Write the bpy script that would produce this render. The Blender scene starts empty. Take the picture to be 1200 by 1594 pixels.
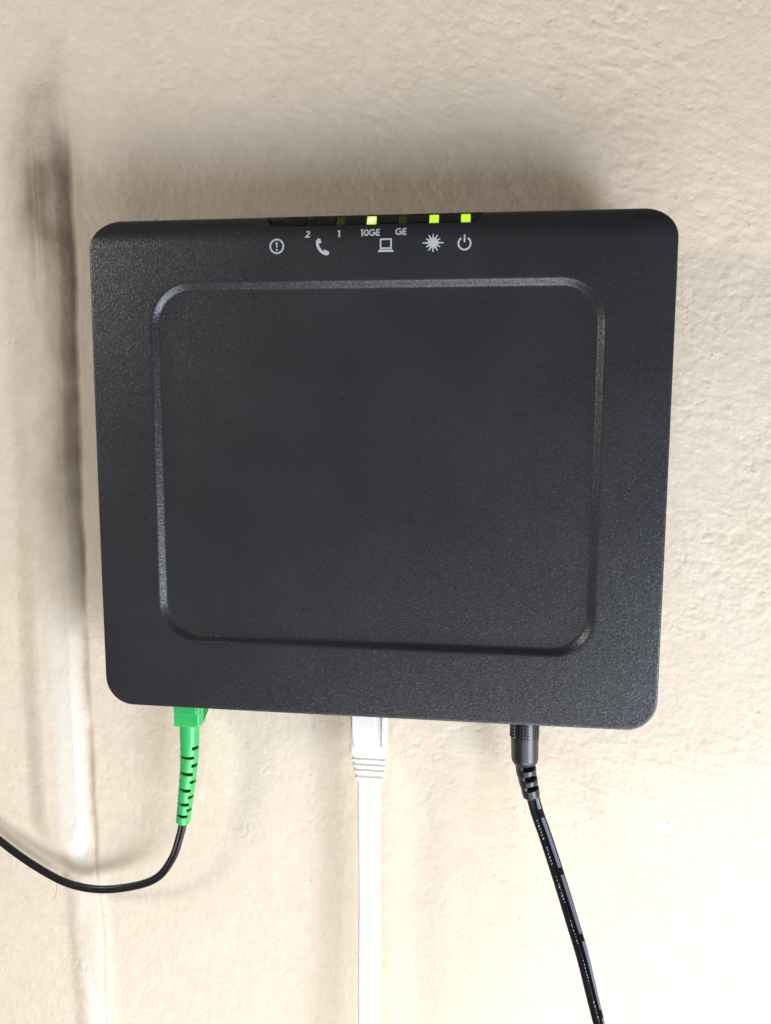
import bpy, bmesh, math, random
import numpy as np
from mathutils import Vector, Matrix
random.seed(7); np.random.seed(7)
S = 0.001                                   # everything is written in millimetres, built in metres
sc = bpy.context.scene
col = sc.collection
PI = math.pi

# ------------------------------------------------------------------ camera
cd = bpy.data.cameras.new('camera'); cam = bpy.data.objects.new('camera', cd); col.objects.link(cam)
cd.sensor_fit = 'HORIZONTAL'; cd.sensor_width = 36; cd.lens = 36*1321.55/1200
cd.clip_start = 0.005; cd.clip_end = 50
cam.location = Vector((39.586, -300.553, 21.95))*S
cam.rotation_euler = (1.4443125, -0.0037417, 0.1298165)
sc.camera = cam

# ------------------------------------------------------------------ light
w = bpy.data.worlds.new("World"); sc.world = w; w.use_nodes = True
bg = w.node_tree.nodes['Background']; bg.inputs[0].default_value = (1.0, 0.97, 0.93, 1); bg.inputs[1].default_value = 0.07

def area(name, loc, target, sx, sy, watts, color, spread=180):
    l = bpy.data.lights.new(name, 'AREA'); l.shape = 'RECTANGLE'; l.size = sx*S; l.size_y = sy*S
    l.energy = watts; l.color = color; l.spread = math.radians(spread)
    o = bpy.data.objects.new(name, l); col.objects.link(o)
    o.location = Vector(loc)*S
    d = (Vector(target)-Vector(loc)).normalized()
    o.rotation_euler = d.to_track_quat('-Z', 'Y').to_euler()
    return o
area('window_light', (540, -330, -430), (60, 0, -60), 340, 320, 3.7, (1.0, 0.975, 0.96))
area('side_light', (-620, -500, 270), (0, 0, -200), 150, 150, 2.75, (1.0, 0.95, 0.90))
area('left_fill_light', (-750, -420, -60), (0, 0, 0), 400, 500, .25, (1.0, 0.95, 0.88))  # unseen soft fill, added on the left to lift the shadows
area('sky_light', (570, -620, -440), (60, -30, -60), 320, 320, 2.4, (0.68, 0.80, 1.0), 120)
area('ground_bounce', (150, -420, -560), (0, 0, -160), 600, 250, 2.25, (0.90, 0.94, 1.0), 130)

sc.view_settings.view_transform = 'Standard'; sc.view_settings.look = 'None'
sc.view_settings.exposure = 0.0; sc.view_settings.gamma = 1.0

# ------------------------------------------------------------------ helpers
def link(name, me, m=None, parent=None, smooth=True, angle=None):
    o = bpy.data.objects.new(name, me); col.objects.link(o)
    if m is not None: me.materials.append(m)
    if parent is not None: o.parent = parent
    if smooth:
        me.polygons.foreach_set('use_smooth', [True]*len(me.polygons))
    me.update()
    if smooth and angle:
        me.set_sharp_from_angle(angle=math.radians(angle))
    return o
def pydata(name, v, f, m=None, parent=None, smooth=True, angle=None):
    me = bpy.data.meshes.new(name)
    me.from_pydata([(a*S, b*S, c*S) for a, b, c in v], [], f)
    me.validate()
    bm = bmesh.new(); bm.from_mesh(me); bmesh.ops.recalc_face_normals(bm, faces=bm.faces); bm.to_mesh(me); bm.free()
    return link(name, me, m, parent, smooth, angle)
def thing(name, label, cat, loc=(0, 0, 0)):
    o = bpy.data.objects.new(name, None); col.objects.link(o)
    o.empty_display_size = 0.01
    o['label'] = label; o['category'] = cat
    return o
def add_bevel(o, wdt, seg=3):
    b = o.modifiers.new('bevel', 'BEVEL'); b.width = wdt*S; b.segments = seg; b.limit_method = 'ANGLE'; b.angle_limit = math.radians(35)
    return o

def new_mat(name):
    m = bpy.data.materials.new(name); m.use_nodes = True
    nt = m.node_tree; return m, nt, nt.nodes['Principled BSDF']
def N(nt, t, **kw):
    n = nt.nodes.new(t)
    for k, v in kw.items():
        if k.startswith('i_'): n.inputs[k[2:].replace('_', ' ')].default_value = v
        else: setattr(n, k, v)
    return n
def bumpy(nt, b, layers, coord='Object'):
    """layers: (kind, scale per metre, strength, distance m)"""
    tc = N(nt, 'ShaderNodeTexCoord'); prev = None
    for kind, sc_, st, dist in layers:
        if kind == 'noise':
            t = N(nt, 'ShaderNodeTexNoise'); t.inputs['Scale'].default_value = sc_; t.inputs['Detail'].default_value = 3
            out = t.outputs[0]
        else:
            t = N(nt, 'ShaderNodeTexVoronoi'); t.inputs['Scale'].default_value = sc_; out = t.outputs[0]
        nt.links.new(tc.outputs[coord], t.inputs['Vector'])
        bp = N(nt, 'ShaderNodeBump'); bp.inputs['Strength'].default_value = st; bp.inputs['Distance'].default_value = dist
        nt.links.new(out, bp.inputs['Height'])
        if prev: nt.links.new(prev.outputs[0], bp.inputs['Normal'])
        prev = bp
    nt.links.new(prev.outputs[0], b.inputs['Normal'])
def plain(name, colr, rough, bump=None, spec=0.5, **kw):
    m, nt, b = new_mat(name)
    b.inputs['Base Color'].default_value = (*colr, 1); b.inputs['Roughness'].default_value = rough
    b.inputs['Specular IOR Level'].default_value = spec
    for k, v in kw.items(): b.inputs[k.replace('_', ' ')].default_value = v
    if bump: bumpy(nt, b, bump)
    return m

# textured black plastic: eroded-mould grain with small sparkling facets, light dust
M_case, nt, b = new_mat('black_textured_plastic')
tc = N(nt, 'ShaderNodeTexCoord')
nz = N(nt, 'ShaderNodeTexNoise', i_Scale=35.0, i_Detail=4.0); nt.links.new(tc.outputs['Object'], nz.inputs['Vector'])
rp = N(nt, 'ShaderNodeValToRGB'); rp.color_ramp.elements[0].position = .35; rp.color_ramp.elements[1].position = .7
rp.color_ramp.elements[0].color = (.0185, .0183, .0205, 1); rp.color_ramp.elements[1].color = (.0245, .0242, .0268, 1)
nt.links.new(nz.outputs[0], rp.inputs[0])
du = N(nt, 'ShaderNodeTexNoise', i_Scale=900.0, i_Detail=2.0); nt.links.new(tc.outputs['Object'], du.inputs['Vector'])
dr = N(nt, 'ShaderNodeValToRGB'); dr.color_ramp.elements[0].position = .75; dr.color_ramp.elements[1].position = .79
dr.color_ramp.elements[0].color = (0, 0, 0, 1); dr.color_ramp.elements[1].color = (1, 1, 1, 1); nt.links.new(du.outputs[0], dr.inputs[0])
mx = N(nt, 'ShaderNodeMix', data_type='RGBA'); mx.inputs[7].default_value = (.11, .105, .10, 1)
nt.links.new(dr.outputs[0], mx.inputs[0]); nt.links.new(rp.outputs[0], mx.inputs[6]); nt.links.new(mx.outputs[2], b.inputs['Base Color'])
b.inputs['Roughness'].default_value = 0.37; b.inputs['Specular IOR Level'].default_value = 0.6
bumpy(nt, b, [('noise', 1500, .55, .00015)])
bn = b.inputs['Normal'].links[0].from_socket                       # eroded-mould facets: each tiny cell tilts its own way
vo = N(nt, 'ShaderNodeTexVoronoi', i_Scale=2300.0); nt.links.new(tc.outputs['Object'], vo.inputs['Vector'])
vs_ = N(nt, 'ShaderNodeVectorMath', operation='SUBTRACT'); vs_.inputs[1].default_value = (.5, .5, .5); nt.links.new(vo.outputs['Color'], vs_.inputs[0])
vk = N(nt, 'ShaderNodeVectorMath', operation='SCALE'); vk.inputs['Scale'].default_value = .11; nt.links.new(vs_.outputs[0], vk.inputs[0])
va = N(nt, 'ShaderNodeVectorMath', operation='ADD'); nt.links.new(bn, va.inputs[0]); nt.links.new(vk.outputs[0], va.inputs[1])
vn = N(nt, 'ShaderNodeVectorMath', operation='NORMALIZE'); nt.links.new(va.outputs[0], vn.inputs[0]); nt.links.new(vn.outputs[0], b.inputs['Normal'])

M_black = plain('matt_black_plastic', (.006, .006, .007), .5, [('noise', 1500, .2, .0001)])
M_rear = plain('rear_black_plastic', (.015, .015, .016), .5, [('noise', 1500, .2, .0001)])
M_ink = plain('grey_screen_print', (.42, .46, .47), .55)
M_green = plain('green_connector_plastic', (.038, .45, .11), .34, [('noise', 700, .10, .0001)], Subsurface_Weight=.12, Subsurface_Radius=(.0004, .0012, .0004))
M_white = plain('white_plug_plastic', (.76, .74, .665), .35, [('noise', 500, .06, .0001)], Subsurface_Weight=.1, Subsurface_Radius=(.001, .001, .001))
M_whitec = plain('white_cable_jacket', (.73, .73, .73), .38, [('noise', 260, .10, .0002)])
M_clear = plain('frosted_plug_plastic', (.62, .62, .64), .25)
M_fibre = plain('black_fibre_jacket', (.012, .012, .014), .33, [('noise', 900, .15, .0001)])
M_pow = plain('black_moulded_rubber', (.014, .014, .016), .36, [('noise', 1300, .25, .00008)])
M_wire = plain('black_wire_jacket', (.012, .012, .015), .24, [('noise', 300, .08, .0002)])
M_stripe = plain('pale_wire_stripe', (.21, .23, .285), .32)
M_mark = plain('white_wire_print', (.55, .55, .58), .5)
M_off = plain('unlit_light_window', (.014, .024, .006), .25)
M_off2 = plain('unlit_green_light_window', (.055, .10, .015), .25)

def lit(name, edge, core, st):
    m, nt, b = new_mat(name)
    tc = N(nt, 'ShaderNodeTexCoord'); sep = N(nt, 'ShaderNodeVectorMath', operation='SUBTRACT'); sep.inputs[1].default_value = (.5, .5, .5)
    nt.links.new(tc.outputs['Generated'], sep.inputs[0])
    mu = N(nt, 'ShaderNodeVectorMath', operation='MULTIPLY'); mu.inputs[1].default_value = (1, 0, 1); nt.links.new(sep.outputs[0], mu.inputs[0])
    ln = N(nt, 'ShaderNodeVectorMath', operation='LENGTH'); nt.links.new(mu.outputs[0], ln.inputs[0])
    r = N(nt, 'ShaderNodeValToRGB'); e = r.color_ramp.elements
    e[0].position = .22; e[0].color = (*core, 1); e[1].position = .52; e[1].color = (*edge, 1)
    nt.links.new(ln.outputs['Value'], r.inputs[0]); nt.links.new(r.outputs[0], b.inputs['Emission Color'])
    b.inputs['Emission Strength'].default_value = st; b.inputs['Base Color'].default_value = (.1, .2, .02, 1)
    return m
M_lit = lit('lit_green_light', (.50, .90, .02), (.68, 1.0, .04), 1.0)
M_lit2 = lit('lit_white_green_light', (.45, .95, .03), (1.0, 1.0, .55), 1.25)

# ------------------------------------------------------------------ plaster wall (real relief)
rng = np.random.RandomState(11)
def vnoise(x, y, cell, seed):
    r = np.random.RandomState(seed); L = r.rand(512, 512)
    u = x/cell+133.3; v = y/cell+71.7
    i = np.floor(u).astype(int); j = np.floor(v).astype(int); fu = u-i; fv = v-j
    fu = fu*fu*fu*(fu*(fu*6-15)+10); fv = fv*fv*fv*(fv*(fv*6-15)+10)
    i %= 512; j %= 512; i2 = (i+1) % 512; j2 = (j+1) % 512
    return (L[i, j]*(1-fu)+L[i2, j]*fu)*(1-fv)+(L[i, j2]*(1-fu)+L[i2, j2]*fu)*fv-.5
def fbm(x, y, cell, seed, n=4, g=.5):
    a = 1; t = 0
    for k in range(n):
        c, s = math.cos(.7*k+.3), math.sin(.7*k+.3)
        t = t+a*vnoise(x*c-y*s, x*s+y*c, cell, seed+k); cell *= .5; a *= g
    return t
def sstep(a, b_, x):
    t = np.clip((x-a)/(b_-a), 0, 1); return t*t*(3-2*t)
def axis(lo, hi, step, far):
    c = list(np.arange(lo, hi, step)); a = []; d = step; x = lo
    while x > -far: d *= 1.12; x -= d; a.append(x)
    e = []; d = step; x = c[-1]
    while x < far: d *= 1.12; x += d; e.append(x)
    return np.array(a[::-1]+c+e)
ax = axis(-172, 152, .5, 900); az = axis(-246, 176, .5, 900)
X, Z = np.meshgrid(ax, az)
def wall_h(X, Z):
    h = .9*fbm(X, Z, 90, 1, 2)                                   # broad unevenness of hand-laid plaster
    wx = X+4*fbm(X, Z, 25, 40, 3); wz = Z+4*fbm(X, Z, 25, 50, 3)
    u = (wx*.87-wz*.5); v = (wx*.5+wz*.87)                       # trowel direction on the right
    lumps = fbm(u*.8, v*1.5, 3.4, 5, 4, .66)
    vert = fbm(wx*1.2, wz*.7, 3.4, 15, 4, .66)
    k = sstep(-60, 20, X+.3*Z)
    tex = lumps*k+vert*(1-k)
    rough = .30+1.3*np.clip(fbm(X, Z, 46, 77, 2)+.45, 0, 1)
    rough = rough*(1-.3*sstep(-90, -170, Z))*(.85+.15*sstep(-30, 70, X+.4*Z))
    h = h+.155*rough*tex
    cr = np.abs(fbm(u*.45, v*1.2, 6.5, 25, 4, .6)); cv = np.abs(fbm(wx*1.3, wz*.35, 8, 26, 4, .6)); cr = cr*k+cv*(1-k)
    h = h-.13*rough*(1-sstep(0, .05, cr))*np.clip(vnoise(X, Z, 11, 91)*3.2, 0, 1)
    h = h-.16*sstep(.34, .42, vnoise(X, Z, 1.7, 61))*sstep(.12, .3, vnoise(X, Z, 12, 62))   # small pits in patches
    # buried vertical conduit on the left, plastered over; its lower end is round
    cx = -124.2+.8*np.sin(Z/55.)+1.0*vnoise(Z, Z*0, 26, 33)
    hw = 8.6
    zz = np.where(Z < -142, (Z+142)/2.0, 0); zt = np.where(Z > 96, (Z-96)/5.0, 0)
    a = (X-cx)/hw
    a = np.where(a < 0, a*.45, a)
    r = np.sqrt(a**2+(zz/hw)**2+(zt/hw)**2)
    ridge = 1-sstep(.42, 1.0, r)
    h = h+3.0*ridge*(1+.25*vnoise(X, Z, 20, 35))*(.8+.2*sstep(60, -60, Z))
    g = np.exp(-((X-(cx+hw+.4))/1.3)**2)*sstep(-172, -150, Z)*(1-sstep(100, 126, Z)); h = h-.8*g*(1+.9*vnoise(X, Z, 9, 36))
    # second small fold in the upper part
    lim = sstep(52, 78, Z)*(1-sstep(100, 128, Z))
    g2 = np.exp(-((X-(cx-4.6+.6*vnoise(Z, Z*0, 15, 39)))/1.5)**2)*lim; h = h-1.0*g2
    b3 = np.exp(-((X-(cx-1.6))/1.5)**2)*lim; h = h+.7*b3
    # trowelled-over continuation of the chase further down
    b2 = np.exp(-((X-(-120.5+(-160-Z)*.04))/7.5)**4)*sstep(-140, -175, Z); h = h+1.5*b2
    cr2 = np.exp(-((X-(-114.3+.8*np.sin(Z/11.)+.03*(-170-Z)))/.45)**2)*sstep(-140, -160, Z); h = h-.3*cr2
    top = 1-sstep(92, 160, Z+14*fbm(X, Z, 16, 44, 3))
    brown = .8*np.exp(-((X-(cx+hw*.55))/4.6)**2)*sstep(-120, 0, Z)*top*(.7+.5*vnoise(X, Z, 26, 48))  # browner tone down the right flank of the ridge
    brown = brown+1.3*np.exp(-((X-(cx-.5))/11.5)**2)*sstep(-90, 40, Z)*top*np.clip(.62+.75*fbm(X*1.3, Z*.6, 22, 38, 5, .6), 0, 1.2)*(.62+.38*sstep(40, 90, Z))  # broad mottled brown tone over the upper ridge
    brown = brown+1.0*np.exp(-((X-(cx+hw+.2))/1.15)**2)*sstep(-166, -140, Z)*(1-sstep(100, 130, Z))*(.8+.9*fbm(X, Z, 11, 49, 3))  # shade of the groove put into the colour as a thin dark line
    brown = brown+.22*cr2
    pale = np.exp(-((X-(cx+1.5))/5.2)**4)*sstep(-20, -95, Z)*sstep(-166, -150, Z)*np.clip(.75+1.1*fbm(X*1.6, Z*.5, 12, 55, 4), 0, 1)  # paler tone along the lower ridge, then the band below it
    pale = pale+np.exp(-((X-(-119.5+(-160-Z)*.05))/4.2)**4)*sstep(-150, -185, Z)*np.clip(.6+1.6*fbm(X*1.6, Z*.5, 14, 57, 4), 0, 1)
    return h, np.clip(brown, 0, 1.2), np.clip(pale, 0, 1)
H, BROWN, PALE = wall_h(X, Z)
ny, nx = X.shape
co = np.stack([X*S, -H*S, Z*S], -1).reshape(-1, 3).astype(np.float32)
idx = np.arange(nx*ny).reshape(ny, nx)
q = np.stack([idx[:-1, :-1], idx[:-1, 1:], idx[1:, 1:], idx[1:, :-1]], -1).reshape(-1, 4)
me = bpy.data.meshes.new('plaster_wall')
me.vertices.add(len(co)); me.vertices.foreach_set('co', co.ravel())
me.loops.add(q.size); me.loops.foreach_set('vertex_index', q.ravel().astype(np.int32))
me.polygons.add(len(q)); me.polygons.foreach_set('loop_start', np.arange(0, q.size, 4, dtype=np.int32))
me.update(calc_edges=True)
at = me.attributes.new('pale_tone', 'FLOAT', 'POINT'); at.data.foreach_set('value', PALE.ravel().astype(np.float32))  # vertex weight of the paler tone
at = me.attributes.new('brown_tone', 'FLOAT', 'POINT'); at.data.foreach_set('value', BROWN.ravel().astype(np.float32))  # vertex weight of the brown tone, painted groove shade included

M_wall, nt, b = new_mat('cream_painted_plaster')
tc = N(nt, 'ShaderNodeTexCoord')
n1 = N(nt, 'ShaderNodeTexNoise', i_Scale=14.0, i_Detail=5.0, i_Roughness=.6); nt.links.new(tc.outputs['Object'], n1.inputs['Vector'])
r1 = N(nt, 'ShaderNodeValToRGB'); e = r1.color_ramp.elements
e[0].position = .3; e[0].color = (.695, .590, .452, 1); e[1].position = .72; e[1].color = (.745, .640, .508, 1)
nt.links.new(n1.outputs[0], r1.inputs[0])
n2 = N(nt, 'ShaderNodeTexNoise', i_Scale=160.0, i_Detail=5.0, i_Roughness=.7); nt.links.new(tc.outputs['Object'], n2.inputs['Vector'])
r2 = N(nt, 'ShaderNodeValToRGB'); r2.color_ramp.elements[0].position = .25; r2.color_ramp.elements[1].position = .7
r2.color_ramp.elements[0].color = (.91, .90, .88, 1); r2.color_ramp.elements[1].color = (1.03, 1.03, 1.03, 1); nt.links.new(n2.outputs[0], r2.inputs[0])
m1 = N(nt, 'ShaderNodeMix', data_type='RGBA', blend_type='MULTIPLY'); m1.inputs[0].default_value = 1
nt.links.new(r1.outputs[0], m1.inputs[6]); nt.links.new(r2.outputs[0], m1.inputs[7])
# dark dirt specks caught in pits
n3 = N(nt, 'ShaderNodeTexNoise', i_Scale=420.0, i_Detail=3.0); nt.links.new(tc.outputs['Object'], n3.inputs['Vector'])
r3 = N(nt, 'ShaderNodeValToRGB'); r3.color_ramp.elements[0].position = .70; r3.color_ramp.elements[1].position = .78
r3.color_ramp.elements[0].color = (0, 0, 0, 1); r3.color_ramp.elements[1].color = (.55, .55, .55, 1); nt.links.new(n3.outputs[0], r3.inputs[0])
m2 = N(nt, 'ShaderNodeMix', data_type='RGBA'); m2.inputs[7].default_value = (.24, .19, .135, 1)
nt.links.new(r3.outputs[0], m2.inputs[0]); nt.links.new(m1.outputs[2], m2.inputs[6])
ga = N(nt, 'ShaderNodeAttribute', attribute_name='brown_tone')
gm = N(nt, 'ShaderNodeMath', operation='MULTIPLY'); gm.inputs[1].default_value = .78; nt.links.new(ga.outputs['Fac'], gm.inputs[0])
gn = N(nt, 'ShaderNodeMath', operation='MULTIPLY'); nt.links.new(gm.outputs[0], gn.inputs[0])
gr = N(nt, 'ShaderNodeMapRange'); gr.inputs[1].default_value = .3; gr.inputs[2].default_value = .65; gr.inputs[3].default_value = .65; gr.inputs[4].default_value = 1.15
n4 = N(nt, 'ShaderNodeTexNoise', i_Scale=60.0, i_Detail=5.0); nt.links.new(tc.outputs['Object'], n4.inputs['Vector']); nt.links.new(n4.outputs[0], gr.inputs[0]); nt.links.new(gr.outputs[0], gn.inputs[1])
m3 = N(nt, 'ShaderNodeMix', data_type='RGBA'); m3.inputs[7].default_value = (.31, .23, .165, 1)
fa = N(nt, 'ShaderNodeAttribute', attribute_name='pale_tone'); fm = N(nt, 'ShaderNodeMath', operation='MULTIPLY'); fm.inputs[1].default_value = .6; nt.links.new(fa.outputs['Fac'], fm.inputs[0])
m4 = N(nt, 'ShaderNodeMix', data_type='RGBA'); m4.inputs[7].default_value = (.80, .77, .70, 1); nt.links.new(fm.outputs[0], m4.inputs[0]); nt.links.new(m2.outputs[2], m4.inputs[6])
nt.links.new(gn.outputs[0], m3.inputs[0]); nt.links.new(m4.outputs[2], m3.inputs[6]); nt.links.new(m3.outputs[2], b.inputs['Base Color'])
b.inputs['Roughness'].default_value = .62; b.inputs['Specular IOR Level'].default_value = .3
bumpy(nt, b, [('noise', 420, .36, .0005), ('noise', 1100, .42, .00022)])
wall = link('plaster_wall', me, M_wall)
wall['kind'] = 'structure'
wall['label'] = 'rough cream plaster wall with a plastered-over vertical conduit on the left'

# ------------------------------------------------------------------ modem (wall-mounted optical terminal)
modem = thing('fiber_modem', 'flat black plastic modem with rounded corners hung on the cream wall', 'modem')
W2, H2, D = 91.75, 80.4, 34.0
def rrect(x0, x1, z0, z1, r, ns=44, nc=14):
    """closed outline, same point count whatever the size"""
    pts = []
    cs = [((x1-r, z1-r), 0), ((x0+r, z1-r), 90), ((x0+r, z0+r), 180), ((x1-r, z0+r), 270)]
    for k, ((cx, cz), a0) in enumerate(cs):
        arc = [(cx+r*math.cos(math.radians(a0+90*i/nc)), cz+r*math.sin(math.radians(a0+90*i/nc))) for i in range(nc+1)]
        pts += arc
        (nx_, nz_), a1 = cs[(k+1) % 4]
        s = arc[-1]; e_ = (nx_+r*math.cos(math.radians(a1)), nz_+r*math.sin(math.radians(a1)))
        pts += [(s[0]+(e_[0]-s[0])*i/ns, s[1]+(e_[1]-s[1])*i/ns) for i in range(1, ns)]
    return pts
def front_y(x, z):
    t = H2-z
    y = -D+3.6*max(0, 1-t/9.0)**2.0
    y += .9*(x/W2)**4*.6+.5*(z/H2)**2                     # barely domed lid
    return y
def bev(t):
    r = .30                                  # straight slope, rounded at both ends
    if t < r: q_ = t*t/(2*r)
    elif t > 1-r: q_ = (1-r)-(1-t)**2/(2*r)
    else: q_ = t-r/2
    return q_/(1-r)
def outer(ins): return rrect(-W2-.25+ins, W2-ins, -H2-.55+ins, H2-ins, max(9.6-ins, 1.0))
rings = []   # (outline, y offset function)
rings.append([(x, -19.0, z) for x, z in outer(1.6)])
rings.append([(x, -19.0, z) for x, z in outer(.7)])
rings.append([(x, front_y(x, z)+3.0, z) for x, z in outer(.1)])
R0 = .6
for k in range(0, 7):
    a = PI/2*k/6
    ins = R0*(1-math.cos(a)) ; dy = R0*(1-math.sin(a))
    rings.append([(x, front_y(x, z)+dy, z) for x, z in outer(ins)])
rec = (-71.9, 71.7, -57.9, 60.3); BW = 2.9; DEP = 1.6
A = outer(R0); B = rrect(*rec, 13.5)
for k in range(1, 29):
    t = k/28
    t2 = t**1.1
    rings.append([((a[0]*(1-t2)+b_[0]*t2), 0, (a[1]*(1-t2)+b_[1]*t2)) for a, b_ in zip(A, B)])
    rings[-1] = [(x, front_y(x, z), z) for x, _, z in rings[-1]]
for k in range(1, 15):
    t = k/14; ins = BW*t; s = bev(t)
    rings.append([(x, front_y(x, z)+DEP*s, z) for x, z in rrect(rec[0]+ins, rec[1]-ins, rec[2]+ins, rec[3]-ins, 13.5-ins)])
I0 = rings[-1]
for k in range(1, 13):
    f = 1-k/12.3
    rings.append([(x*f, front_y(x*f, (z-1.2)*f+1.2)+DEP, (z-1.2)*f+1.2) for x, _, z in I0])
v = [p for r_ in rings for p in r_]; n = len(rings[0]); f = []
for k in range(len(rings)-1):
    for i in range(n):
        j = (i+1) % n; f.append((k*n+i, k*n+j, (k+1)*n+j, (k+1)*n+i))
f.append(tuple((len(rings)-1)*n+i for i in range(n)))
f.append(tuple(reversed(range(n))))
cover = pydata('front_cover', v, f, M_case, modem, True)
# cut the light bar notch into the top edge
def prism_mesh(outline, y0, y1):
    n = len(outline)
    v = [(x, y0, z) for x, z in outline]+[(x, y1, z) for x, z in outline]
    f = [tuple(range(n)), tuple(range(2*n-1, n-1, -1))]+[(i, (i+1) % n, n+(i+1) % n, n+i) for i in range(n)]
    return v, f
no = [(-33.4, 84), (-33.4, 80.5), (-33.0, 78.6), (-31.9, 77.3), (-30.2, 76.95), (31.0, 76.95), (32.6, 77.3), (33.7, 78.6), (34.1, 80.5), (34.1, 84)]
vv, ff = prism_mesh(no, -45, -29.6)
cut = pydata('cutter', vv, ff, None, None, False)
bo = cover.modifiers.new('notch', 'BOOLEAN'); bo.object = cut; bo.operation = 'DIFFERENCE'; bo.solver = 'EXACT'
dg = bpy.context.evaluated_depsgraph_get(); dg.update()
nm = bpy.data.meshes.new_from_object(cover.evaluated_get(dg)); cover.modifiers.clear(); cover.data = nm; nm.name = 'front_cover'
nm.set_sharp_from_angle(angle=math.radians(40))
bpy.data.objects.remove(cut)

# rear case, standing on the wall
ro = rrect(-86, 86, -75.5, 75.5, 8, 6, 8); ro2 = rrect(-88.5, 88.5, -77.5, 77.5, 8, 6, 8)
v = [(x, 1.5, z) for x, z in ro]+[(x, -8, z) for x, z in ro]+[(x, -18.9, z) for x, z in ro2]; n = len(ro)
f = [(k*n+i, k*n+(i+1) % n, (k+1)*n+(i+1) % n, (k+1)*n+i) for k in range(2) for i in range(n)]+[tuple(range(n)), tuple(range(3*n-1, 2*n-1, -1))]
pydata('rear_case', v, f, M_rear, modem, True, 35)

# light bar: tabs between seven small windows
bar = None
def box(x0, x1, y0, y1, z0, z1):
    v = [(x, y, z) for x in (x0, x1) for y in (y0, y1) for z in (z0, z1)]
    f = [(0, 1, 3, 2), (4, 6, 7, 5), (0, 4, 5, 1), (2, 3, 7, 6), (0, 2, 6, 4), (1, 5, 7, 3)]
    return v, f
def wedge(x0, x1, z0, z1, back, sink):
    """block whose front follows the curved edge of the lid, sunk a little"""
    zs = [z0+(z1-z0)*i/6 for i in range(7)]
    v = []; f = []
    for x in (x0, x1):
        v += [(x, front_y(x, z)+sink, z) for z in zs]+[(x, back, z) for z in zs]
    for i in range(6):
        f += [(i, i+1, 14+i+1, 14+i), (7+i, 14+7+i, 14+8+i, 8+i), (i, 7+i, 8+i, i+1), (14+i, 14+i+1, 14+8+i, 14+7+i)]
    f += [(0, 14, 21, 7), (6, 13, 27, 20)]
    return v, f
v, f = wedge(-33.0, 33.7, 77.1, 79.5, -27, 1.35)
pydata('light_bar', v, f, M_black, modem, True, 30)
leds = [(-29.2, 'off'), (-19.6, 'off'), (-9.9, 'dim'), (-.2, 'white'), (9.5, 'dim'), (19.2, 'lit'), (28.9, 'lit')]
tabs = [(-27.6, -21.2), (-17.9, -11.6), (-8.3, -1.9), (1.5, 7.9), (11.2, 17.6), (20.8, 27.2), (30.6, 33.9)]
for x0, x1 in tabs:
    v, f = wedge(x0, x1, 77.3, 80.2, -28, .55)
    add_bevel(pydata('light_bar_tab', v, f, M_black, modem, True, 30), .12, 2)
for x, k in leds:
    v, f = wedge(x-1.42, x+1.42, 77.25, 79.85, -28, .95 if k in ('off', 'dim') else .62)
    o = pydata('indicator_light', v, f, {'off': M_off, 'dim': M_off2, 'white': M_lit2, 'lit': M_lit}[k], modem, True, 30)
    o['label'] = {'off': 'dark unlit indicator window', 'dim': 'dull green unlit indicator window', 'white': 'indicator glowing white-green', 'lit': 'indicator glowing yellow-green'}[k]

# --- printed symbols: thin ink that follows the lid
def ink(name, polys, parent=modem, label=None):
    """polys: list of closed polygons [(x,z)...] (convex or quads)"""
    bm = bmesh.new()
    for ip, p in enumerate(polys):
        n = len(p); vs = [bm.verts.new((x, -.0045*(ip % 9), z)) for x, z in p]
        cx = sum(q_[0] for q_ in p)/n; cz = sum(q_[1] for q_ in p)/n; c = bm.verts.new((cx, -.0045*(ip % 9), cz))
        for i in range(n): bm.faces.new((vs[i], vs[(i+1) % n], c))
    long_ = [e_ for e_ in bm.edges if e_.calc_length() > .7]
    if long_: bmesh.ops.subdivide_edges(bm, edges=long_, cuts=3, use_grid_fill=True)
    bmesh.ops.triangulate(bm, faces=bm.faces[:])
    bd = [e_ for e_ in bm.edges if e_.is_boundary]
    ex = bmesh.ops.extrude_edge_only(bm, edges=bd)
    low = {v_ for v_ in ex['geom'] if isinstance(v_, bmesh.types.BMVert)}
    for v_ in bm.verts: v_.co.y += front_y(v_.co.x, v_.co.z)+(.09 if v_ in low else -.05)
    for v_ in bm.verts: v_.co *= S
    me = bpy.data.meshes.new(name); bm.to_mesh(me); bm.free()
    o = link(name, me, M_ink, parent, False)
    if label: o['label'] = label
    return o
def stroke(pts, wd, closed=False):
    out = []; n = len(pts); L = []
    for i in range(n):
        if closed: a = pts[i-1]; c = pts[(i+1) % n]
        else: a = pts[max(i-1, 0)]; c = pts[min(i+1, n-1)]
        p = pts[i]
        d1 = Vector((p[0]-a[0], p[1]-a[1])); d2 = Vector((c[0]-p[0], c[1]-p[1]))
        if d1.length < 1e-9: d1 = d2
        if d2.length < 1e-9: d2 = d1
        d1.normalize(); d2.normalize(); t = (d1+d2).normalized(); nn = Vector((-t.y, t.x))
        k = wd/2/max(.4, abs(nn.dot(Vector((-d1.y, d1.x)))))
        L.append(((p[0]+nn.x*k, p[1]+nn.y*k), (p[0]-nn.x*k, p[1]-nn.y*k)))
    m = n if closed else n-1
    for i in range(m):
        a, b_ = L[i], L[(i+1) % n]; out.append([a[0], b_[0], b_[1], a[1]])
    return out
def arc(cx, cz, rx, rz, a0, a1, n=14):
    return [(cx+rx*math.cos(math.radians(a0+(a1-a0)*i/n)), cz+rz*math.sin(math.radians(a0+(a1-a0)*i/n))) for i in range(n+1)]
def disc(cx, cz, r, n=20): return [arc(cx, cz, r, r, 0, 360, n)[:-1]]
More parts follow.
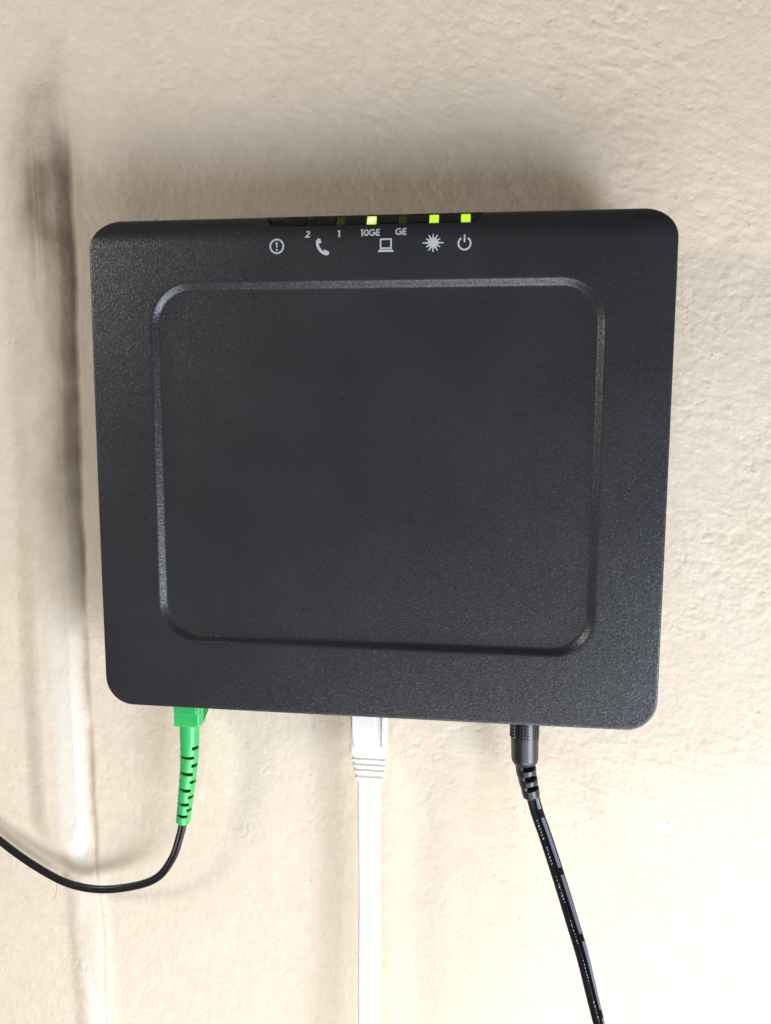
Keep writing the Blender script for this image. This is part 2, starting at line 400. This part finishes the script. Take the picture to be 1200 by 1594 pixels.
def glyph(ch, x, z, h, sw):
    """geometric bold sans; returns polygons, advance"""
    if ch == '1': return stroke([(x+.30*h, z), (x+.30*h, z+h)], sw*1.1)+stroke([(x+.32*h, z+h-.2*sw), (x+.04*h, z+h*.80)], sw*.85), .52*h
    if ch == '0': return stroke(arc(x+.34*h, z+h/2, .26*h, h/2-sw/2, 0, 360, 24)[:-1], sw, True), .74*h
    if ch == '2': return stroke(arc(x+.30*h, z+h*.70, .22*h, h*.30-sw/2, 165, -30, 10)+[(x+.02*h, z+sw/2), (x+.60*h, z+sw/2)], sw), .7*h
    if ch == 'G': return stroke(arc(x+.46*h, z+h/2, .40*h, h/2-sw/2, 48, 352, 22)+[(x+.86*h, z+h*.47), (x+.50*h, z+h*.47)], sw), .98*h
    if ch == 'E': return stroke([(x+.10*h, z), (x+.10*h, z+h)], sw)+stroke([(x+.10*h, z+h-sw/2), (x+.54*h, z+h-sw/2)], sw)+stroke([(x+.10*h, z+h/2), (x+.50*h, z+h/2)], sw)+stroke([(x+.10*h, z+sw/2), (x+.54*h, z+sw/2)], sw), .60*h
def text(s, cx, z, h=2.2, sw=.47):
    ad = [glyph(c, 0, z, h, sw)[1] for c in s]; x = cx-sum(ad)/2
    for c, a in zip(s, ad):
        ink('printed_digit' if c.isdigit() else 'printed_letter', glyph(c, x, z, h, sw)[0]); x += a
text('2', -19.7, 73.15); text('1', -10.0, 73.1); text('10GE', -.25, 73.25); text('GE', 9.35, 73.35)
ink('warning_symbol', stroke(arc(-29.7, 70.7, 2.1, 2.1, 0, 360, 28)[:-1], .50, True)+[[(-29.98, 71.9), (-29.45, 71.9), (-29.57, 70.25), (-29.83, 70.25)]]+disc(-29.7, 69.6, .29))
# telephone handset
hs = arc(-12.4, 72.1, 4.3, 4.3, 172, 262, 10)
hp = stroke(hs, 1.0)
hp += [[(-16.95, 72.9), (-15.55, 73.25), (-15.15, 71.9), (-16.6, 71.5)], [(-14.1, 69.6), (-12.75, 68.75), (-12.35, 67.9), (-14.4, 68.0)]]
hp += disc(-16.2, 72.75, .7, 12)+disc(-13.1, 68.25, .75, 12)
ink('telephone_symbol', [[(-15.0+(x+14.6)*.86, 70.4+(z-70.6)*.86) for x, z in p] for p in hp])
cs_ = stroke([(2.75, 69.75), (6.35, 69.75), (6.35, 72.75), (2.75, 72.75)], .52, True)+[[(2.25, 69.25), (6.85, 69.25), (7.35, 68.5), (1.75, 68.5)]]
ink('computer_symbol', [[(4.65+(x-4.55)*.9, 70.25+(z-70.6)*.9) for x, z in p] for p in cs_])
sp = []
for k in range(12):
    a = math.radians(30*k); L = 3.25 if k % 3 == 0 else (2.6 if k % 2 else 2.9)
    L = [3.25, 2.5, 2.75, 2.75, 2.75, 2.5, 3.25, 2.5, 2.7, 2.75, 2.7, 2.5][k]
    c, s_ = math.cos(a), math.sin(a); cx, cz = 19.2, 70.8
    sp.append([(cx-s_*.34+c*.6, cz+c*.34+s_*.6), (cx+s_*.34+c*.6, cz-c*.34+s_*.6), (cx+s_*.15+c*L, cz-c*.15+s_*L), (cx-s_*.15+c*L, cz+c*.15+s_*L)])
ink('laser_symbol', sp+disc(19.2, 70.8, 1.55))
ink('power_symbol', stroke(arc(28.75, 70.45, 1.85, 1.85, 122, 418, 26), .52)+stroke([(28.75, 70.8), (28.75, 73.1)], .52))

# ------------------------------------------------------------------ sweeps
def sweep(name, path, section, m, parent, up=(0, -1, 0), twist=None, scale=None, rad=None, closed_caps=True, angle=None, sub=1):
    """path: points in mm. section: [(side, out)] ; rad(u_mm, k) multiplies the k-th section point"""
    P = [Vector(p) for p in path]; v = []; n = len(section)
    acc = 0
    for i, p in enumerate(P):
        t = (P[min(i+1, len(P)-1)]-P[max(i-1, 0)]).normalized()
        if i: acc += (p-P[i-1]).length
        u = Vector(up); o_ = (u-t*u.dot(t)).normalized(); s_ = t.cross(o_).normalized()
        if twist:
            a = twist(acc); o_, s_ = o_*math.cos(a)+s_*math.sin(a), s_*math.cos(a)-o_*math.sin(a)
        k_ = scale(acc) if scale else 1
        for k, (a, b_) in enumerate(section):
            g = rad(acc, k) if rad else 1
            v.append(tuple(p+s_*(a*k_*g)+o_*(b_*k_*g)))
    f = [(i*n+k, i*n+(k+1) % n, (i+1)*n+(k+1) % n, (i+1)*n+k) for i in range(len(P)-1) for k in range(n)]
    if closed_caps: f += [tuple(range(n)), tuple(range(len(P)*n-1, (len(P)-1)*n-1, -1))]
    return pydata(name, v, f, m, parent, True, angle)
def spline(pts, per=14):
    P = [Vector(p) for p in pts]; P = [P[0]*2-P[1]]+P+[P[-1]*2-P[-2]]; out = []
    for i in range(1, len(P)-2):
        a, b_, c, d = P[i-1:i+3]
        for k in range(per):
            t = k/per; out.append(.5*((2*b_)+(c-a)*t+(2*a-5*b_+4*c-d)*t*t+(3*b_-a-3*c+d)*t**3))
    out.append(P[-2]); return out
def resample(P, step):
    out = [P[0]]; need = step
    for i in range(1, len(P)):
        a, b_ = P[i-1], P[i]; L = (b_-a).length
        while L >= need > 0:
            a = a.lerp(b_, need/L); out.append(a); L = (b_-a).length; need = step
            if L == 0: break
        need -= L
    return out
def circ(r, n=24, ry=None): return [(r*math.cos(2*PI*k/n), (ry or r)*math.sin(2*PI*k/n)) for k in range(n)]
def rsec(w_, h_, r, nc=5):
    o = []
    for cx, cz, a0 in ((w_/2-r, h_/2-r, 0), (-w_/2+r, h_/2-r, 90), (-w_/2+r, -h_/2+r, 180), (w_/2-r, -h_/2+r, 270)):
        o += [(cx+r*math.cos(math.radians(a0+90*i/nc)), cz+r*math.sin(math.radians(a0+90*i/nc))) for i in range(nc+1)]
    return o

# ------------------------------------------------------------------ green fibre cable
fc = thing('fiber_optic_cable', 'thin black fiber cable with green connector curving away to the left under the modem', 'cable')
gx0, gx1, gy0, gy1 = -73.0, -63.6, -20.7, -13.3
# housing: box with chamfered lower right flank
ho = [(gx0, gy0), (gx1-.7, gy0), (gx1, gy0+.7), (gx1+.0, gy1), (gx0, gy1)]
def zloft(name, secs, m, parent, bevel=None, angle=30):
    """secs: list of (z, [(x,y)...])"""
    n = len(secs[0][1]); v = [(x, y, z) for z, s in secs for x, y in s]
    f = [(i*n+k, i*n+(k+1) % n, (i+1)*n+(k+1) % n, (i+1)*n+k) for i in range(len(secs)-1) for k in range(n)]
    f += [tuple(range(n)), tuple(range(len(secs)*n-1, (len(secs)-1)*n-1, -1))]
    o = pydata(name, v, f, m, parent, True, angle)
    if bevel: add_bevel(o, bevel, 3)
    return o
def rs(x0, x1, y0, y1): return [(x0, y0), (x1, y0), (x1, y1), (x0, y1)]
zloft('connector_housing', [(-74, rs(gx0, gx1, gy0, gy1)), (-93.1, rs(gx0, gx1, gy0, gy1))], M_green, fc, .55)
# raised inner sleeve above the step on the front
zloft('sleeve', [(-74, rs(gx0+.25, gx1-.9, gy0-.45, gy0+1)), (-88.2, rs(gx0+.25, gx1-.9, gy0-.45, gy0+1))], M_green, fc, .2)
# flank with slanting grip ribs
v = [(gx1-.2, gy0+1.5, -74), (gx1+.9, gy0+1.9, -74), (gx1+.9, gy1-.5, -74), (gx1-.2, gy1-.2, -74),
     (gx1-.2, gy0+1.5, -91.8), (gx1+.9, gy0+1.9, -90.6), (gx1+.9, gy1-.5, -88.8), (gx1-.2, gy1-.2, -88.6)]
f = [(0, 1, 2, 3), (7, 6, 5, 4), (0, 4, 5, 1), (1, 5, 6, 2), (2, 6, 7, 3), (3, 7, 4, 0)]
add_bevel(pydata('grip_flank', v, f, M_green, fc, True, 30), .25, 2)
for k in range(4):
    z = -83.4-1.75*k
    v = [(gx1+.8, gy0+2.0, z-1.2), (gx1+1.25, gy0+2.0, z-1.5), (gx1+1.25, gy1-.7, z+.4), (gx1+.8, gy1-.7, z+.7),
         (gx1+.8, gy0+2.0, z-2.1), (gx1+1.25, gy0+2.0, z-1.9), (gx1+1.25, gy1-.7, z+.0), (gx1+.8, gy1-.7, z-.2)]
    pydata('grip_rib', v, [(0, 1, 2, 3), (7, 6, 5, 4), (0, 4, 5, 1), (1, 5, 6, 2), (2, 6, 7, 3), (3, 7, 4, 0)], M_green, fc, False)
# boot: hollow tapering tube with staggered slots
bp = resample(spline([(-68.5, -17, -92.5), (-68.6, -17, -96), (-68.7, -17, -101.2), (-69.2, -16.8, -108.6), (-70.2, -16.4, -116.0), (-71.4, -15.8, -123.5), (-72.9, -15, -132.3)], 20), .20)
nb = 40; v = []; f = []; rings_z = []
Ltot = .20*(len(bp)-1)
for i, p in enumerate(bp):
    t = (bp[min(i+1, len(bp)-1)]-bp[max(i-1, 0)]).normalized()
    o_ = Vector((0, -1, 0)); o_ = (o_-t*o_.dot(t)).normalized(); s_ = t.cross(o_)
    if s_.x < 0: s_ = -s_
    u = i*.20/Ltot; r = 3.5-.95*max(0, u-.12)**1.0/.88
    if i > len(bp)-3: r -= .25*(i-len(bp)+3)
    for k in range(nb):
        a = 2*PI*k/nb; v.append(tuple(p+s_*(r*math.cos(a))+o_*(r*math.sin(a))))
    rings_z.append(p.z)
slotsA = [-104.8, -111.1, -117.6, -123.3, -128.2]; slotsB = [-101.3, -107.8, -114.2, -120.3, -125.6]
def in_slot(z, a):
    a = (a+PI) % (2*PI)-PI                   # 0 = right, pi/2 = towards the camera
    for zs, c in [(q_, math.radians(92)) for q_ in slotsA]+[(q_, math.radians(2)) for q_ in slotsB]:
        if abs(z-zs) < .58:
            for cc in (c, c-PI):
                d = (a-cc+PI) % (2*PI)-PI
                if abs(d) < math.radians(54): return True
    return False
for i in range(len(bp)-1):
    for k in range(nb):
        a = 2*PI*(k+.5)/nb
        if in_slot((rings_z[i]+rings_z[i+1])/2, a): continue
        f.append((i*nb+k, i*nb+(k+1) % nb, (i+1)*nb+(k+1) % nb, (i+1)*nb+k))
boot = pydata('boot', v, f, M_green, fc, True, 50)
so = boot.modifiers.new('thickness', 'SOLIDIFY'); so.thickness = .75*S; so.offset = -1
# flat black jacket with two ridges
fs = []
for k in range(32):
    a = 2*PI*k/32; x = 1.5*math.copysign(abs(math.cos(a))**.75, math.cos(a)); y = 1.0*math.copysign(abs(math.sin(a))**.75, math.sin(a))
    y *= 1-.34*math.exp(-(x/.38)**2); fs.append((x, y))
fpath = resample(spline([(-68.6, -17, -96), (-69.4, -16.8, -110), (-71.4, -15.8, -123.5), (-72.9, -15, -132.5), (-74.6, -14.2, -138.5), (-78.0, -13, -147.5), (-84.9, -11, -157.0), (-95.6, -8.6, -163.0), (-110.5, -7, -166.6), (-124.3, -6.2, -165.6), (-138.0, -5.4, -160.0), (-151.8, -5, -151.3), (-170, -5, -137), (-202, -5, -111), (-252, -5, -76)], 16), 1.0)
sweep('fiber_cord', fpath, fs, M_fibre, fc)
# fluff caught on the cord
def hair(x, y, z, seed):
    r = random.Random(seed); p = Vector((x, y, z)); d = Vector((r.uniform(-1, 1), r.uniform(-.3, .1), r.uniform(-1, 1))).normalized(); pts = [p]
    for k in range(7):
        d = (d+Vector((r.uniform(-.5, .5), 0, r.uniform(-.5, .5)))).normalized(); p = p+d*.9; pts.append(p)
    sweep('lint_fiber', pts, circ(.06, 5), M_fibre, fc)
hair(-112, -11, -164.3, 1); hair(-103, -11.5, -165.2, 5); hair(-127, -10, -163.5, 9)

# ------------------------------------------------------------------ white ethernet cable
ec = thing('ethernet_cable', 'white flat network cable plugged into the modem centre and hanging straight down', 'cable')
ex0, ex1, ey0, ey1 = -9.1, 3.6, -20.4, -13.0
def esec(w0, w1, y0, y1, r=1.0):
    cx, cy = (w0+w1)/2, (y0+y1)/2; return [(cx+a, cy+b_) for a, b_ in rsec(w1-w0, y1-y0, r)]
secs = [(-74, esec(ex0, ex1, ey0, ey1)), (-86, esec(ex0, ex1, ey0, ey1)), (-98.3, esec(ex0+.05, ex1-.05, ey0, ey1))]
z = -98.6; 
zz_ = [(-99.3, 0), (-99.7, -.10), (-100.3, -.75), (-101.3, -.75), (-101.7, -.05), (-102.2, -.05), (-102.6, -.8), (-103.5, -.8), (-103.9, -.1), (-104.5, -.1),
       (-104.9, -.85), (-105.7, -.85), (-106.1, -.15), (-106.7, -.15), (-107.1, -.9), (-108.2, -.9), (-108.7, -.2), (-110.1, -.6), (-110.8, -1.4)]
for zq, gq in zz_:
    t = (-zq-99)/12; i_ = -gq
    y0_ = ey0+1.6*t+i_*.9; y1_ = ey1-1.6*t-i_*.9
    a0 = ex0+1.5*t+i_*.55; a1 = ex1-1.0*t*t-i_*.28
    secs.append((zq, esec(a0, a1, y0_, y1_, .95)))
plug = zloft('plug', secs, M_white, ec, None, 60)
# rounded latch hood and the rail beside the grey gap
def front_panel(name, outline, y0, y1, m, parent, bev):
    v, f = prism_mesh(outline, y0, y1); return add_bevel(pydata(name, v, f, m, parent, True, 30), bev, 3)
front_panel('latch_hood', [(-8.35, -78), (-8.35, -89.5), (-8.1, -93.5), (-7.6, -97.0), (-6.4, -98.4), (1.0, -98.4), (1.7, -96.2), (1.15, -94.2), (.55, -91), (.15, -87), (.0, -84), (.0, -78)], -21.25, -19.6, M_white, ec, .35)
front_panel('latch_slot', [(0, -78), (2.4, -78), (2.4, -94.5), (0.6, -94.5)], -20.5, -19.6, M_clear, ec, .03)
front_panel('side_rail', [(2.15, -78), (3.35, -78), (3.35, -97.5), (2.15, -97.0)], -21.1, -19.6, M_white, ec, .25)
ep = resample(spline([(-2.75, -16.7, -107), (-2.8, -16.7, -114), (-2.8, -16.5, -131), (-2.75, -15.5, -155.6), (-2.85, -16.2, -175), (-2.6, -17.5, -204.8), (-2.0, -20, -240), (-1, -24, -320), (0, -26, -420)], 20), 1.5)
sweep('flat_cord', ep, rsec(8.35, 1.9, .9, 5), M_whitec, ec, twist=lambda s: .04+.10*math.sin(s/42.))

# ------------------------------------------------------------------ black power cable
pc = thing('power_cable', 'black two-core power cable with round plug hanging from the right of the modem', 'cable')
px, py = 51.0, -17.0; PR = 4.85
prof = [(-74, PR), (-84, PR), (-92, PR-.02), (-92.6, PR-.14), (-98.5, PR-.20), (-99.8, PR-.42), (-100.6, PR-.95), (-101.0, PR-1.7)]
n = 44; v = []; f = []
for i, (z, r) in enumerate(prof):
    cx = px+.5*max(0, (-z-84)/17)
    v += [(cx+r*math.cos(2*PI*k/n), py+r*math.sin(2*PI*k/n), z) for k in range(n)]
f = [(i*n+k, i*n+(k+1) % n, (i+1)*n+(k+1) % n, (i+1)*n+k) for i in range(len(prof)-1) for k in range(n)]+[tuple(range(n)), tuple(range(len(prof)*n-1, (len(prof)-1)*n-1, -1))]
pydata('barrel_plug', v, f, M_pow, pc, True, 50)
# knurled grip: rows of small raised studs
v = []; f = []
for a_i in range(30):
    if a_i % 5 == 4: continue
    a = 2*PI*a_i/30+.12
    for r_i in range(10):
        z = -80.2-1.12*r_i-(.3 if a_i % 2 else 0); cx = px+.1
        if z < -91.6: continue
        s = len(v)
        for rr, hw_ in ((PR-.1, .36), (PR+.26, .20)):
            for da, dz in ((-1, -1), (1, -1), (1, 1), (-1, 1)):
                aa = a+da*hw_/PR*1.0; v.append((cx+rr*math.cos(aa), py+rr*math.sin(aa), z+dz*hw_))
        f += [(s+4, s+5, s+6, s+7)]+[(s+i, s+(i+1) % 4, s+4+(i+1) % 4, s+4+i) for i in range(4)]
g = pydata('grip_studs', v, f, M_pow, pc, False); g['kind'] = 'stuff'
# strain relief: three open rings on a spine
sp_ = resample([Vector((51.5, -17, -100.2)), Vector((52.1, -17, -104)), Vector((53.1, -17, -108.4)), Vector((54.3, -17, -113.3))], .2)
def relief(s, k):
    ang = (k/36*360) % 360           # 0 side, 90 towards the camera
    base = 3.65-.055*s
    ph = (s-.6)/3.75
    fr = ph-math.floor(ph)
    groove = 1 if (0 <= ph < 3 and fr < .50) else 0
    edge = min(fr, .5-fr)/.09 if groove else 0
    edge = max(0, min(1, edge))
    d1 = min(abs(ang-SPINE), 360-abs(ang-SPINE)); d2 = abs(abs(ang-SPINE)-180)
    spine = max(0, min(1, (36-min(d1, d2))/7+.5))
    r = base-1.9*edge*(1-spine)-.10*edge*spine
    if s > 12.4: r -= (s-12.4)*.9
    return r
SPINE = 36
sweep('strain_relief', sp_, circ(1.0, 36), M_pow, pc, rad=relief, angle=45)
# two cores, zipped together, slowly turning edge-on
cpts = [(54.2, -17.0, -111.5), (56.15, -17.85, -118.08), (58.71, -19.84, -124.52), (62.0, -23.43, -133.01), (64.88, -27.41, -140.6), (67.81, -32.13, -148.53), (70.83, -36.93, -156.78), (73.64, -41.8, -166.6), (76.34, -46.83, -176.2), (80.0, -52.64, -191.61), (87.47, -58.95, -226.17), (99.11, -66.91, -284.25), (113.9, -70.39, -362.55)]
cp = resample(spline(cpts, 16), .8)
def frames(P):
    out = []; acc = 0
    for i, p in enumerate(P):
        t = (P[min(i+1, len(P)-1)]-P[max(i-1, 0)]).normalized()
        if i: acc += (p-P[i-1]).length
        o_ = Vector((0, -1, 0)); o_ = (o_-t*o_.dot(t)).normalized(); s_ = t.cross(o_)
        if s_.x < 0: s_ = -s_
        a = math.radians(6+66*max(0, min(1, (acc-8)/82))**1.5)
        out.append((p, s_*math.cos(a)-o_*math.sin(a), o_*math.cos(a)+s_*math.sin(a), t, acc))
    return out
FR = frames(cp)
def core(name, off, r, m, rng_=None, lift=0, a0=0, a1=360, n=18, th=0, parent=pc):
    v = []; rows = [fr for fr in FR if rng_ is None or rng_[0] <= fr[4] <= rng_[1]]
    full = a1-a0 >= 360
    for p, s_, o_, t, acc in rows:
        c = p+s_*off
        ang = [math.radians(a0+(a1-a0)*k/(n if full else n-1)) for k in range(n)]
        ring = [c+s_*((r+lift)*math.cos(q_))+o_*((r+lift)*math.sin(q_)) for q_ in ang]
        if not full: ring += [c+s_*((r-.1)*math.cos(q_))+o_*((r-.1)*math.sin(q_)) for q_ in reversed(ang)]
        v += [tuple(q_) for q_ in ring]
    k_ = n if full else 2*n
    f = [(i*k_+k, i*k_+(k+1) % k_, (i+1)*k_+(k+1) % k_, (i+1)*k_+k) for i in range(len(rows)-1) for k in range(k_)]
    f += [tuple(range(k_)), tuple(range(len(rows)*k_-1, (len(rows)-1)*k_-1, -1))]
    return pydata(name, v, f, m, parent, True, 50)
CR = 1.14
wl = core('wire', -1.15, CR, M_wire); wr = core('wire', 1.15, CR, M_wire)
core('web', 0, .42, M_wire, n=8)
wr['label'] = 'core with a broken pale stripe'; wl['label'] = 'core with tiny white print'
for a, b_ in [(1.5, 5.6), (8.0, 25.6), (27.8, 46.4), (48.6, 69), (71, 92), (94, 115)]:
    core('stripe', 1.15, CR, M_stripe, (a, b_), .03, 60, 114, 7, parent=wr)
v = []; f = []; r = random.Random(3)
for a, b_ in [(9, 15.5), (18.5, 24.5), (28, 37), (42, 49), (54, 60), (66, 72)]:
    q_ = a
    while q_ < b_:
        fr = min(FR, key=lambda t_: abs(t_[4]-q_)); p, s_, o_, t, acc = fr; p = p+t*(q_-acc); c = p-s_*1.15
        w_ = r.uniform(.18, .42); h_ = r.uniform(.08, .17); off = r.uniform(-.12, .12)
        for sh in ([(-.25, 0)] if r.random() < .4 else [(-.28, .0), (.12, .25)]):
            s = len(v); ang = PI/2-.15+sh[0]*.5+off*.3
            for da, dt in ((-1, -1), (1, -1), (1, 1), (-1, 1)):
                aa = ang+da*h_/CR; v.append(tuple(c+s_*((CR+.03)*math.cos(aa))+o_*((CR+.03)*math.sin(aa))+t*(dt*w_*.5+sh[1])))
            for da, dt in ((-1, -1), (1, -1), (1, 1), (-1, 1)):
                aa = ang+da*h_/CR; v.append(tuple(c+s_*((CR-.05)*math.cos(aa))+o_*((CR-.05)*math.sin(aa))+t*(dt*w_*.5+sh[1])))
            f += [(s, s+1, s+2, s+3)]+[(s+i, s+(i+1) % 4, s+4+(i+1) % 4, s+4+i) for i in range(4)]
        q_ += r.uniform(.75, 1.25)
g = pydata('printed_marks', v, f, M_mark, wl, False); g['kind'] = 'stuff'
